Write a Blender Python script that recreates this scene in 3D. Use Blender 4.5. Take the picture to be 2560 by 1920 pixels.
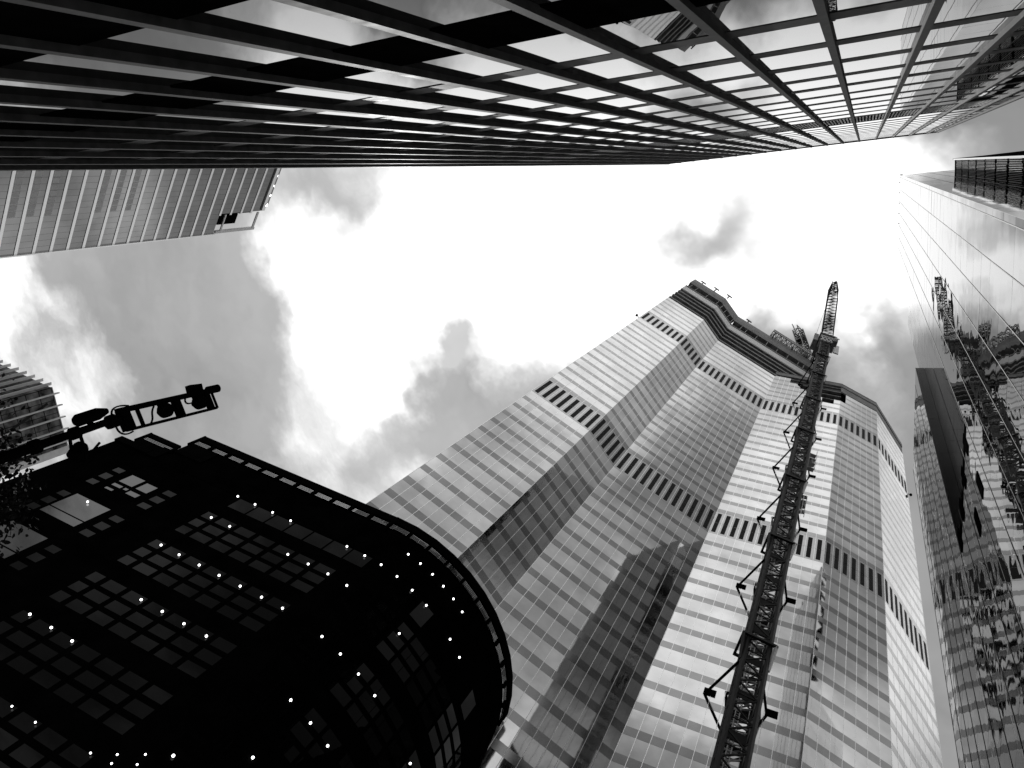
import bpy, math, random
import numpy as np
from mathutils import Vector, Matrix
random.seed(7); rng = np.random.default_rng(7)
scene = bpy.context.scene
C = scene.collection
for o in list(bpy.data.objects): bpy.data.objects.remove(o)

# ------------------------------------------------------------------ camera
FPX, PP, ZEN = 1930.0, np.array([1280., 960.]), np.array([2164., 407.])   # focal length, centre and zenith in photo pixels
_z = np.array([*(ZEN - PP), FPX]); _z /= np.linalg.norm(_z)
_f = np.array([0, 0, 1.]); _y = _f - _z*(_f @ _z); _y /= np.linalg.norm(_y)
RC = np.array([np.cross(_y, _z), _y, _z])                                   # camera axes (right, down, forward) -> world
EYE = 1.6
def uv(px, py):
    """pixel -> horizontal offset per metre of height above the eye"""
    d = RC @ np.array([px-PP[0], py-PP[1], FPX]); return d[:2]/d[2]
cam_data = bpy.data.cameras.new('camera'); cam = bpy.data.objects.new('camera', cam_data); C.objects.link(cam)
cam_data.sensor_width = 36; cam_data.lens = FPX/2560*36; cam_data.clip_start = .1; cam_data.clip_end = 9000
r, d, f = RC[:, 0], RC[:, 1], RC[:, 2]
cam.matrix_world = Matrix(((r[0], -d[0], -f[0], 0), (r[1], -d[1], -f[1], 0), (r[2], -d[2], -f[2], EYE), (0, 0, 0, 1)))
scene.camera = cam

# ------------------------------------------------------------------ world, sun, exposure
SUN_UV = uv(1040, 690)
SUN_DIR = Vector((SUN_UV[0], SUN_UV[1], 1)).normalized()
SUN_EL = math.asin(SUN_DIR.z); SUN_AZ = math.atan2(SUN_DIR.x, SUN_DIR.y)
world = bpy.data.worlds.new('World'); scene.world = world; world.use_nodes = True
nt = world.node_tree; nt.nodes.clear(); N = nt.nodes; LK = nt.links.new
def wn(t, **k):
    n = N.new(t)
    for a, b in k.items(): setattr(n, a, b)
    return n
def math_n(op, a, b=None, c=None, clamp=False):
    n = wn('ShaderNodeMath', operation=op, use_clamp=clamp)
    for i, v in enumerate((a, b, c)):
        if v is None: continue
        if isinstance(v, (int, float)): n.inputs[i].default_value = v
        else: LK(v, n.inputs[i])
    return n.outputs[0]
def vec_n(op, a, b=None, scale=None):
    n = wn('ShaderNodeVectorMath', operation=op)
    for i, v in enumerate((a, b)):
        if v is None: continue
        if isinstance(v, (tuple, list)): n.inputs[i].default_value = v
        else: LK(v, n.inputs[i])
    if scale is not None: n.inputs['Scale'].default_value = scale
    return n.outputs['Value'] if op == 'DOT_PRODUCT' else n.outputs[0]
sky = wn('ShaderNodeTexSky', sky_type='NISHITA'); sky.sun_disc = False
sky.sun_elevation = SUN_EL; sky.sun_rotation = SUN_AZ; sky.air_density = 1.0; sky.dust_density = 1.5
bw = wn('ShaderNodeRGBToBW'); LK(sky.outputs[0], bw.inputs[0])
tc = wn('ShaderNodeTexCoord')
sep = wn('ShaderNodeSeparateXYZ'); LK(tc.outputs['Generated'], sep.inputs[0])
zz = math_n('MAXIMUM', sep.outputs[2], .12)
comb = wn('ShaderNodeCombineXYZ'); LK(math_n('DIVIDE', sep.outputs[0], zz), comb.inputs[0]); LK(math_n('DIVIDE', sep.outputs[1], zz), comb.inputs[1])
flat = comb.outputs[0]                                                     # the cloud deck, seen from below
def noise(src, scale, detail, rough, off=(0, 0, 0)):
    n = wn('ShaderNodeTexNoise'); n.inputs['Scale'].default_value = scale; n.inputs['Detail'].default_value = detail; n.inputs['Roughness'].default_value = rough
    LK(vec_n('ADD', src, off), n.inputs['Vector']); return n
w1 = noise(flat, 3.0, 4, .6)
warp = vec_n('SCALE', vec_n('SUBTRACT', w1.outputs['Color'], (.5, .5, .5)), scale=.26)
w2 = noise(flat, 10, 4, .62, (3, 1, 2))
warp2 = vec_n('SCALE', vec_n('SUBTRACT', w2.outputs['Color'], (.5, .5, .5)), scale=.11)
deck = vec_n('ADD', vec_n('ADD', flat, warp), warp2)
# cloud masses of the deck: photo centre, radii, amount (+ bright, - grey)
BLOBS = [(1250, 640, 520, 260, .9), (1750, 500, 480, 170, 1.1), (2060, 520, 260, 240, 1.15), (1750, 720, 300, 160, .8), (2140, 800, 170, 260, 1.0), (1900, 760, 160, 120, .5), (900, 830, 190, 200, .45), (1350, 860, 260, 170, .6),
         (560, 780, 190, 260, -.50), (250, 700, 260, 160, -.38), (700, 470, 230, 70, -.5), (850, 560, 80, 90, -.6), (440, 930, 200, 130, -.25),
         (1130, 960, 110, 135, -.82), (1050, 1070, 170, 80, -.58), (1115, 835, 40, 65, -.6), (960, 1150, 140, 80, -.5), (720, 1120, 90, 50, .25), (500, 1080, 160, 90, -.15),
         (1690, 625, 120, 75, -.5), (1810, 490, 100, 110, -.52), (1760, 590, 120, 80, -.33), (1890, 640, 60, 50, -.3),
         (2180, 730, 60, 70, -.42), (2200, 900, 110, 120, -.55), (2060, 790, 50, 50, -.28), (2110, 800, 40, 50, .3), (2460, 350, 170, 70, -.6), (60, 760, 80, 110, .3), (230, 950, 90, 110, .35)]
light = dim = None
for bx, by, rx, ry, amt in BLOBS:
    c0 = uv(bx, by); ex = (uv(bx+4, by)-uv(bx-4, by))/8; ey = (uv(bx, by+4)-uv(bx, by-4))/8
    inv = np.linalg.inv(np.array([ex*rx, ey*ry]).T)
    dv = vec_n('SUBTRACT', deck, (c0[0], c0[1], 0))
    a = vec_n('DOT_PRODUCT', dv, (inv[0, 0], inv[0, 1], 0)); b = vec_n('DOT_PRODUCT', dv, (inv[1, 0], inv[1, 1], 0))
    q = math_n('MULTIPLY_ADD', a, a, math_n('MULTIPLY', b, b))
    g = math_n('MULTIPLY', math_n('EXPONENT', math_n('MULTIPLY', q, -1.0)), abs(amt))
    if amt > 0: light = g if light is None else math_n('ADD', light, g)
    else: dim = g if dim is None else math_n('ADD', dim, g)
fb = noise(deck, 4.5, 7, .62, (5, 2, 0))
CLOUD_SEED = (-9.34, -31.128, 0)
big = noise(deck, 1.7, 2, .5, CLOUD_SEED)
patch = math_n('MULTIPLY', math_n('SUBTRACT', big.outputs['Fac'], .5), 4.6)
broken = math_n('ADD', math_n('MULTIPLY_ADD', math_n('SUBTRACT', fb.outputs['Fac'], .5), 1.1, .36), patch)          # broken cloud all over the sky
cover = math_n('SUBTRACT', math_n('MINIMUM', math_n('ADD', broken, light), 1.12), math_n('MINIMUM', dim, .82))
cr = wn('ShaderNodeValToRGB'); LK(cover, cr.inputs[0]); cr.color_ramp.interpolation = 'B_SPLINE'
cr.color_ramp.elements[0].position = .0; cr.color_ramp.elements[0].color = (0, 0, 0, 1)
cr.color_ramp.elements[1].position = 1.0; cr.color_ramp.elements[1].color = (1, 1, 1, 1)
e_ = cr.color_ramp.elements.new(.5); e_.color = (.28, .28, .28, 1)
SKY_STRENGTH = .1
haze_n = noise(deck, 2.2, 4, .6, (9, 4, 1))
clear = math_n('MULTIPLY', math_n('MULTIPLY_ADD', bw.outputs[0], .12, 2.3), math_n('MULTIPLY_ADD', haze_n.outputs['Fac'], 1.7, .2))
lum = wn('ShaderNodeMix', data_type='FLOAT')
LK(cr.outputs[0], lum.inputs[0]); LK(clear, lum.inputs[2])
near = math_n('MULTIPLY', math_n('SUBTRACT', 1.0, vec_n('DOT_PRODUCT', tc.outputs['Generated'], tuple(SUN_DIR))), 2.4)   # cloud scatters most light forward, round the sun
LK(math_n('MULTIPLY_ADD', math_n('EXPONENT', math_n('MULTIPLY', near, -1.0)), 11.0, 8.0), lum.inputs[3])
cg = wn('ShaderNodeCombineXYZ')
for i in range(3): LK(lum.outputs[0], cg.inputs[i])
bg = wn('ShaderNodeBackground'); bg.inputs[1].default_value = SKY_STRENGTH; LK(cg.outputs[0], bg.inputs[0])
wo = wn('ShaderNodeOutputWorld'); LK(bg.outputs[0], wo.inputs[0])

sun_d = bpy.data.lights.new('sun', 'SUN'); sun_d.energy = 2.0; sun_d.angle = math.radians(.6); sun_d.color = (1, .995, .985)
sun = bpy.data.objects.new('sun', sun_d); C.objects.link(sun); sun.rotation_euler = (-SUN_DIR).to_track_quat('-Z', 'Y').to_euler(); sun.location = (0, 0, 400)
vs = scene.view_settings; vs.view_transform = 'Standard'; vs.look = 'None'; vs.exposure = 0; vs.gamma = 1; vs.use_curve_mapping = False
scene.render.resolution_x = 1024; scene.render.resolution_y = 768
scene.render.engine = 'CYCLES'; scene.cycles.max_bounces = 5; scene.cycles.glossy_bounces = 4; scene.cycles.diffuse_bounces = 2; scene.cycles.sample_clamp_indirect = 4

# ------------------------------------------------------------------ materials
def mat(name, base, rough=.5, metal=0., ior=1.5, spec=.5, var=0., vscale=1., bump=0., bscale=.5, bdist=.1, emit=None, stretch=(1, 1, 1)):
    m = bpy.data.materials.new(name); m.use_nodes = True; t = m.node_tree; p = t.nodes['Principled BSDF']
    p.inputs['Base Color'].default_value = (base, base, base, 1); p.inputs['Roughness'].default_value = rough
    p.inputs['Metallic'].default_value = metal; p.inputs['IOR'].default_value = ior; p.inputs['Specular IOR Level'].default_value = spec
    if emit: p.inputs['Emission Color'].default_value = (1, 1, 1, 1); p.inputs['Emission Strength'].default_value = emit
    g = t.nodes.new('ShaderNodeNewGeometry'); mp = t.nodes.new('ShaderNodeMapping'); t.links.new(g.outputs['Position'], mp.inputs[0]); mp.inputs['Scale'].default_value = stretch
    if var:
        n = t.nodes.new('ShaderNodeTexNoise'); n.inputs['Scale'].default_value = vscale; n.inputs['Detail'].default_value = 6; t.links.new(mp.outputs[0], n.inputs[0])
        mr = t.nodes.new('ShaderNodeMapRange'); mr.inputs[1].default_value = .3; mr.inputs[2].default_value = .7; mr.inputs[3].default_value = base*(1-var); mr.inputs[4].default_value = min(1, base*(1+var))
        t.links.new(n.outputs[0], mr.inputs[0]); cc = t.nodes.new('ShaderNodeCombineColor')
        for i in range(3): t.links.new(mr.outputs[0], cc.inputs[i])
        t.links.new(cc.outputs[0], p.inputs['Base Color'])
        rr = t.nodes.new('ShaderNodeMapRange'); rr.inputs[3].default_value = rough*.8; rr.inputs[4].default_value = min(1, rough*1.25); t.links.new(n.outputs[0], rr.inputs[0]); t.links.new(rr.outputs[0], p.inputs['Roughness'])
    if bump:
        n = t.nodes.new('ShaderNodeTexNoise'); n.inputs['Scale'].default_value = bscale; n.inputs['Detail'].default_value = 1.5; t.links.new(mp.outputs[0], n.inputs[0])
        b = t.nodes.new('ShaderNodeBump'); b.inputs['Strength'].default_value = bump; b.inputs['Distance'].default_value = bdist
        t.links.new(n.outputs[0], b.inputs['Height']); t.links.new(b.outputs[0], p.inputs['Normal'])
    return m
M = {
 'bronze': mat('dark_bronze_metal', .085, .62, ior=1.2, spec=.5, var=.35, vscale=2.5),
 'soot': mat('black_painted_steel', .005, .8, spec=0, var=.3, vscale=1.5),
 'core': mat('shadowed_core', .006, .9, spec=0, var=.3),
 'a_glass': mat('office_window_glass', .006, .0, ior=1.5, bump=.05, bscale=.5, bdist=.02),
 'louvre': mat('grey_louvre_blade', .18, .5, var=.2),
 'vision': mat('coated_vision_glass', .57, .03, metal=1, var=.16, vscale=.22, bump=.06, bscale=.45, bdist=.05),
 'spandrel': mat('spandrel_glass', .26, .10, metal=1, var=.10, vscale=.4, bump=.05, bscale=.45, bdist=.05),
 'slot': mat('dark_vent_slot', .03, .6, ior=1.15, var=.4, vscale=1.2),
 'fin': mat('pale_aluminium', .55, .45, var=.12, vscale=.6),
 'pier': mat('vent_pier_panel', .38, .2, metal=1, var=.12, vscale=.5),
 'concrete': mat('raw_concrete', .30, .85, var=.45, vscale=.8, stretch=(1, 1, 3)),
 'sheet': mat('debris_netting', .62, .8, var=.35, vscale=1.5),
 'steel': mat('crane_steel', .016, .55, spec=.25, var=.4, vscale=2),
 'galv_glint': mat('galvanised_glint_bar', .55, .35, var=.25, vscale=3),  # galvanised parts; on the rear braces its paleness stands in for glints
 'crane_white': mat('white_crane_paint', .72, .5, var=.15, vscale=1.5),
 'mirror': mat('mirror_glass', .008, .0, ior=3.0, spec=.5, bump=.15, bscale=.42, bdist=.12, stretch=(1, 1, .55)),
 'joint': mat('black_joint_gasket', .015, .6),
 'pale_glass': mat('pale_recess_glass', .78, .03, metal=1, bump=.05, bscale=.3),
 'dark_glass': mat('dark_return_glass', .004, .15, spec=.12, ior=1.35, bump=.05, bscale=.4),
 't_glass': mat('grey_tower_glass', .26, .06, metal=1, var=.08, vscale=.3, bump=.04, bscale=.4),
 'band': mat('satin_white_metal', .92, .3, metal=1, var=.04, vscale=.7),
 'white': mat('white_panel', .9, .5, var=.08, vscale=.7),
 'blind': mat('pale_window_blind', .62, .7, var=.1, vscale=.8),
 'k_glass': mat('dim_reflection_glass', .002, .0, ior=1.17, bump=.03, bscale=.6, bdist=.02),  # least reflective copy of the window glass, dim reflections built in
 'k_glass2': mat('bright_reflection_glass', .004, .0, ior=1.7, bump=.03, bscale=.6, bdist=.02),  # brighter copy of the same glass, for panes mirroring bright sky
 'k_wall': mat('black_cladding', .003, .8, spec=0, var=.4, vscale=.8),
 'lamp': mat('lamp_glow', .8, .5, emit=4.0),
 'l_glass': mat('clear_far_glass', .18, .1, var=.95, vscale=.45),
 'bark': mat('bark', .05, .9, var=.4, vscale=8),
 'leaf': mat('leaf', .03, .9, spec=.1, var=.4, vscale=3),
 'asphalt': mat('asphalt', .05, .9, var=.3, vscale=4),
 'paving': mat('granite_paving', .22, .8, var=.25, vscale=2),
}

# ------------------------------------------------------------------ mesh helpers
CUBE_V = [(x, y, z) for x in (-.5, .5) for y in (-.5, .5) for z in (-.5, .5)]
CUBE_F = [(0, 1, 3, 2), (4, 6, 7, 5), (0, 4, 5, 1), (2, 3, 7, 6), (0, 2, 6, 4), (1, 5, 7, 3)]
_unit = {}
def unit_box(m):
    if m not in _unit:
        me = bpy.data.meshes.new('box_'+m); me.from_pydata(CUBE_V, [], CUBE_F); me.materials.append(M[m]); _unit[m] = me
    return _unit[m]
def mesh_obj(name, verts, faces, m, parent=None, smooth=False):
    me = bpy.data.meshes.new(name); me.from_pydata([tuple(map(float, v)) for v in verts], [], faces); me.update(); me.materials.append(M[m])
    if smooth: me.polygons.foreach_set('use_smooth', [True]*len(me.polygons))
    o = bpy.data.objects.new(name, me); C.objects.link(o)
    if parent: o.parent = parent; o.location = -parent.location
    return o
def thing(name, label, cat, loc=(0, 0, 0), group=None):
    o = bpy.data.objects.new(name, None); C.objects.link(o); o.location = loc; o['label'] = label; o['category'] = cat
    if group: o['group'] = group
    return o
def place(name, m, mtx, parent=None):
    o = bpy.data.objects.new(name, unit_box(m)); C.objects.link(o)
    if parent: o.parent = parent; mtx = Matrix.Translation(-parent.location) @ mtx
    o.matrix_basis = mtx
    return o
def joined(name, m, mtxs, parent, stuff=True):
    if not mtxs: return None
    V = np.array([list(v)+[1] for v in CUBE_V]); vs_, fs = [], []
    for i, mt in enumerate(mtxs):
        vs_.append(V @ np.array(mt).T); fs += [tuple(i*8+k for k in f_) for f_ in CUBE_F]
    o = mesh_obj(name, np.vstack(vs_)[:, :3], fs, m, parent)
    if stuff: o['kind'] = 'stuff'
    return o
def seen(mtx):
    """rough size in the picture, to rank repeated pieces"""
    c = np.array(mtx.translation) - np.array([0, 0, EYE]); q = RC.T @ c
    if q[2] <= 1: return 0
    x, y = PP + FPX*q[:2]/q[2]
    if not (-120 < x < 2680 and -120 < y < 2040): return 0
    L = sorted([mtx.col[i].to_3d().length for i in range(3)])
    n = min(range(3), key=lambda i: mtx.col[i].to_3d().length); nv = np.array(mtx.col[n].to_3d().normalized())
    return L[1]*L[2]*abs(nv @ c)/np.linalg.norm(c)**3
def pieces(name, m, mtxs, parent, limit=300):
    mtxs = sorted(mtxs, key=seen, reverse=True)
    for mt in mtxs[:limit]: place(name, m, mt, parent)
    joined(name, m, mtxs[limit:], parent)
def under(child, part):
    """hang a piece on a part instead of on the thing, keeping its place"""
    base = Matrix.Translation(child.parent.location); wc, wp = base @ child.matrix_basis, base @ part.matrix_basis
    child.parent = part; child.matrix_parent_inverse = wp.inverted(); child.matrix_basis = wc
class Facade:
    """vertical plane through plan points a -> b; n points to the outside"""
    def __init__(s, a, b, toward=(0, 0)):
        s.a = np.array(a, float); s.b = np.array(b, float); s.len = np.linalg.norm(s.b-s.a); s.t = (s.b-s.a)/s.len
        n = np.array([-s.t[1], s.t[0]]); s.n = n if n @ (np.array(toward)-s.a) > 0 else -n
    def box(s, s0, s1, h0, h1, d0, d1, jit=0.):
        """s along the wall, h above the eye, d out of the wall"""
        p = s.a + s.t*(s0+s1)/2 + s.n*(d0+d1)/2
        m = Matrix(((s.t[0]*(s1-s0), s.n[0]*(d1-d0), 0, p[0]), (s.t[1]*(s1-s0), s.n[1]*(d1-d0), 0, p[1]), (0, 0, h1-h0, (h0+h1)/2+EYE), (0, 0, 0, 1)))
        if jit:
            rot = Matrix.Rotation(random.gauss(0, jit), 4, 'Z') @ Matrix.Rotation(random.gauss(0, jit), 4, Vector((s.t[0], s.t[1], 0)))
            tr = m.translation.copy(); m.translation = (0, 0, 0); m = Matrix.Translation(tr) @ rot @ m
        return m
    def pt(s, ss, h, dd=0): p = s.a + s.t*ss + s.n*dd; return np.array([p[0], p[1], h+EYE])
    def hit(s, px, py):
        u = uv(px, py); h = (s.n @ s.a)/(s.n @ u); return float((u*h-s.a) @ s.t), float(h)
def bar_m(a, b, w, w2=None):
    a, b = Vector(a), Vector(b); dz = (b-a); L = dz.length; q = dz.to_track_quat('Z', 'Y').to_matrix().to_4x4()
    return Matrix.Translation((a+b)/2) @ q @ Matrix.Diagonal((w, w2 or w, L, 1))
def prism(name, pts, h0, h1, m, parent, abs_z=False):
    e = 0 if abs_z else EYE; n = len(pts)
    v = [(p[0], p[1], h0+e) for p in pts] + [(p[0], p[1], h1+e) for p in pts]
    f_ = [tuple(range(n-1, -1, -1)), tuple(range(n, 2*n))] + [(i, (i+1) % n, n+(i+1) % n, n+i) for i in range(n)]
    o = mesh_obj(name, v, f_, m, parent)
    import bmesh
    bm = bmesh.new(); bm.from_mesh(o.data); bmesh.ops.recalc_face_normals(bm, faces=bm.faces); bm.to_mesh(o.data); bm.free()
    return o
def tube(name, a, b, r0, r1, m, parent, seg=14, caps=True):
    a, b = Vector(a), Vector(b); q = (b-a).to_track_quat('Z', 'Y'); vs_, fs = [], []
    for k, (c, rr) in enumerate(((a, r0), (b, r1))):
        for i in range(seg):
            an = 2*math.pi*i/seg; vs_.append(c + q @ Vector((rr*math.cos(an), rr*math.sin(an), 0)))
    fs = [(i, (i+1) % seg, seg+(i+1) % seg, seg+i) for i in range(seg)]
    if caps: fs += [tuple(range(seg-1, -1, -1)), tuple(range(seg, 2*seg))]
    return mesh_obj(name, vs_, fs, m, parent)
def lathe(name, a, axis, prof, m, parent, seg=16):
    """prof: list of (distance along axis, radius)"""
    a = Vector(a); q = Vector(axis).to_track_quat('Z', 'Y'); vs_ = []
    for dz, rr in prof:
        for i in range(seg): an = 2*math.pi*i/seg; vs_.append(a + q @ Vector((rr*math.cos(an), rr*math.sin(an), dz)))
    n = len(prof); fs = [(k*seg+i, k*seg+(i+1) % seg, (k+1)*seg+(i+1) % seg, (k+1)*seg+i) for k in range(n-1) for i in range(seg)]
    fs += [tuple(range(seg-1, -1, -1)), tuple(range((n-1)*seg, n*seg))]
    return mesh_obj(name, vs_, fs, m, parent, smooth=False)

# ------------------------------------------------------------------ ground
def sheet(name, x0, x1, y0, y1, z, m):
    o = mesh_obj(name, [(x0, y0, z), (x1, y0, z), (x1, y1, z), (x0, y1, z)], [(0, 1, 2, 3)], m); o['kind'] = 'structure'; o['label'] = name.replace('_', ' ') + ' below the towers'; return o
sheet('ground', -4000, 4000, -4000, 4000, -.13, 'asphalt')
pv = prism('pavement', [(-70, -60), (75, -60), (75, 58), (-70, 58)], -.126, 0, 'paving', None, abs_z=True); pv['kind'] = 'structure'; pv['label'] = 'granite pavement between the towers'

# ------------------------------------------------------------------ black gridded office tower (top of the photograph)
A0, A1 = np.array([1.7, -8.8]), np.array([-15.2, 21.8])
FA = Facade(A0, A1)
wA = thing('office_tower', 'dark office tower with a grid of black mullions and sky-filled windows, close beside the viewer', 'office tower', (*(A0+A1)/2, 0))
GL = -.155                                                                   # glass sits behind the mullion tips
nA = FA.n
back = [A0-nA*.3+FA.t*.1, A1-nA*.3-FA.t*.1, A1-nA*26, A0-nA*26]
prism('core', back, -EYE, 117.0, 'core', wA)
pitch = 2.0; S0 = 1.27
for i in range(-1, 18):
    s = S0+pitch*i if i >= 0 else .12
    if s > FA.len: break
    place('mullion', 'bronze', FA.box(s-.088, s+.088, -EYE, 118.0 + (0 if i >= 0 else .02), GL-.02, 0), wA)
place('corner_mullion', 'bronze', FA.box(FA.len-.12, FA.len+.1, -EYE, 118.02, GL-.05, .004), wA)
panes, spans, blades, dark = [], [], [], []
edges = [.12] + [S0+pitch*i for i in range(0, 18) if S0+pitch*i < FA.len-.3] + [FA.len]
rows = [18.53+3.87*k for k in range(-1, 26)]
for s0, s1 in zip(edges, edges[1:]):
    a, b = s0+.088, s1-.088
    panes.append(FA.box(a, b, 8.8, 12.33, GL-.03, GL, .0012))
    dark.append(FA.box(a, b, 12.34, 14.64, GL-.03, GL+.02))
    dark.append(FA.box(a, b, -EYE, 8.79, GL-.03, GL+.02))
    for k, z in enumerate(rows):
        if k < 26 and k not in (11, 12): panes.append(FA.box(a, b, z, z+3.03, GL-.03, GL, .0016))
        spans.append(FA.box(a, b, z-.83, z-.01, GL-.03, GL+.014)) if k != 12 else None
        if k in (11, 12, 26):
            top = min(z+2.94, 117.9) if k != 11 else z+3.6; nb = 9
            for j in range(nb):
                x = a+(b-a)*(j+.5)/nb; blades.append(FA.box(x-.045, x+.045, z, top, GL-.1, GL+.0))
pieces('window_pane', 'a_glass', panes, wA); pieces('spandrel_panel', 'bronze', spans, wA); pieces('louvre_blade', 'fin', blades, wA); pieces('blank_panel', 'soot', dark, wA)
FB = Facade(A0, A0-nA*26, toward=A0-FA.t*9)                                  # return face round the corner
rp_, rs_, rm_ = [], [], []
for i in range(13):
    rm_.append(FB.box(i*2.0+.3, i*2.0+.48, -EYE, 117.95, -.1, .02))
    for z in rows: rp_.append(FB.box(i*2.0+.48, i*2.0+2.3, z, min(z+3.03, 117.8), -.13, -.1, .001)); rs_.append(FB.box(i*2.0+.48, i*2.0+2.3, z-.83, z-.01, -.13, -.085))
joined('return_window_pane', 'a_glass', rp_, wA); joined('return_spandrel', 'bronze', rs_, wA); joined('return_mullion', 'bronze', rm_, wA)
place('parapet', 'bronze', FA.box(-.05, FA.len+.05, 117.9, 118.6, -.4, -.06), wA)

# ------------------------------------------------------------------ faceted glass tower under construction
def pol(az, dist): return np.array([dist*math.cos(math.radians(az)), dist*math.sin(math.radians(az))])
P = [pol(87.4, 59.5), pol(76.37, 56.0), pol(69.38, 57.75), pol(51.6, 58.8), pol(34.6, 58.1), pol(26.46, 63.1), pol(22.1, 74.9)]
wT = thing('glass_tower', 'tall faceted glass tower in banded pale panels, its unfinished crown of stacked slabs open', 'skyscraper', (45, 60, 0))
zk = lambda k: 65.44+4.104*k
faces = [Facade(P[i], P[i+1]) for i in range(6)]
ncol = [8, 5, 12, 12, 7, 9]
K_TOP = 37
f4top = [37, 37, 37, 36, 36, 35, 35, 35, 34, 33, 33, 34]
f5top = [34, 36, 36, 36, 36, 36, 36]
vis, spn, fins, slots, piers = [], [], [], [], []
for fi, (F_, nc) in enumerate(zip(faces, ncol)):
    w = F_.len/nc
    tops = {3: f4top, 4: f5top, 5: [36]*9}.get(fi, [K_TOP]*nc)
    for c in range(nc):
        a, b = c*w+.012, (c+1)*w-.012
        for k in range(-16, tops[c]):
            z = zk(k)
            if k in (12, 13, 29, 30):
                piers.append(F_.box(a, b, z+.02, z+4.08, -.05, 0, .0008))
                if k in (13, 30): continue
                q0, q1 = a+w*.22, a+w*.68
                for z0, z1 in ((z+.6, z+4.0), (z+4.15, z+7.6)): slots.append(F_.box(q0, q1, z0, z1, -.02, .03))
                continue
            spn.append(F_.box(a, b, z+.008, z+1.292, -.05, 0, .002))
            vis.append(F_.box(a, b, z+1.3, z+4.098, -.05, -.004, .0022))
    for c in range(nc+1):
        hi = zk(tops[min(c, nc-1)])
        place('mullion', 'band', F_.box(c*w-.028, c*w+.028, -EYE, hi, -.03, .03), wT)
pieces('vision_panel', 'vision', vis, wT); pieces('spandrel_panel', 'spandrel', spn, wT); pieces('vent_pier', 'pier', piers, wT, 300); pieces('vent_slot', 'slot', slots, wT)
inset = lambda i, j, dd: faces[i].pt(0 if j == 0 else faces[i].len, 0, -dd)[:2]
cen = np.array([45., 70.])
def shr(p, m): v = cen-p; return p + v/np.linalg.norm(v)*m
UP = [P[0], P[1], P[2], P[2]+(P[3]-P[2])*1.72, np.array([80., 70.]), np.array([45., 118.]), np.array([5., 96.])]
LOW = [P[3], P[4], P[5], P[6], np.array([88., 62.]), np.array([60., 72.])]
prism('core', [shr(p, 2.2) for p in UP], 212, 246, 'core', wT)
prism('core', [shr(p, 1.4) for p in LOW], -EYE, 218.5, 'core', wT)
prism('core', [shr(p, .35) for p in UP[:3]+[P[3]]+UP[4:]], -EYE, 214.5, 'core', wT)
prism('core', [shr(p, .35) for p in LOW], -EYE, 198.5, 'core', wT)
def ring(name, pts, idx, h0, h1, d0, d1, m):
    """wall-like band along the open polyline pts[idx]"""
    for i in idx:
        F_ = Facade(pts[i], pts[i+1]); e = .0
        place(name, m, F_.box(-e, F_.len+e+.05, h0, h1, d0+random.uniform(0, .004), d1+random.uniform(0, .004)), wT)
for j, z in enumerate((217.2, 221.5, 225.5, 229.4, 233.1)):
    ring('crown_slab', UP, (0, 1, 2), z, z+.55, -2.6, .1, 'concrete')
    ring('edge_channel', UP, (0, 1, 2), z+.05, z+1.2, .105, .15, 'concrete')
ring('debris_net', UP, (0, 1, 2), 234.6, 239.6, .0, .06, 'white')
ring('crown_slab', UP, (0, 1, 2), 239.8, 240.6, -2.6, .2, 'concrete')
ring('crown_fascia', UP, (0, 1, 2), 247.2, 251.0, -.5, .15, 'concrete')
ring('crown_fascia', UP, (0, 1, 2), 251.0, 255.3, -.7, .0, 'louvre')
ring('roof_slab', UP, (0, 1, 2), 246.6, 247.1, -2.8, .16, 'concrete')
for i in (0, 1, 2):
    F_ = Facade(UP[i], UP[i+1]); n = int(F_.len/1.75)
    for j in range(n):
        if random.random() < .2: continue
        s = (j+.5)*F_.len/n; place('crown_post', 'galv_glint', bar_m(F_.pt(s, 240.6, -.15), F_.pt(s+.25, 246.6, .05), .09), wT)
for px, py in ((1757, 708), (1790, 724), (1822, 742), (1871, 804)):        # davits standing on the crown
    u = uv(px, py)*258.2; b = np.array([u[0], u[1], 255.3+EYE])
    dv = place('davit', 'steel', bar_m(b, b+np.array([0, 0, 4.4]), .34), wT)
    under(place('davit_head', 'steel', bar_m(b+np.array([-.9, .35, 4.3]), b+np.array([.9, -.35, 4.5]), .34), wT), dv)
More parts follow.
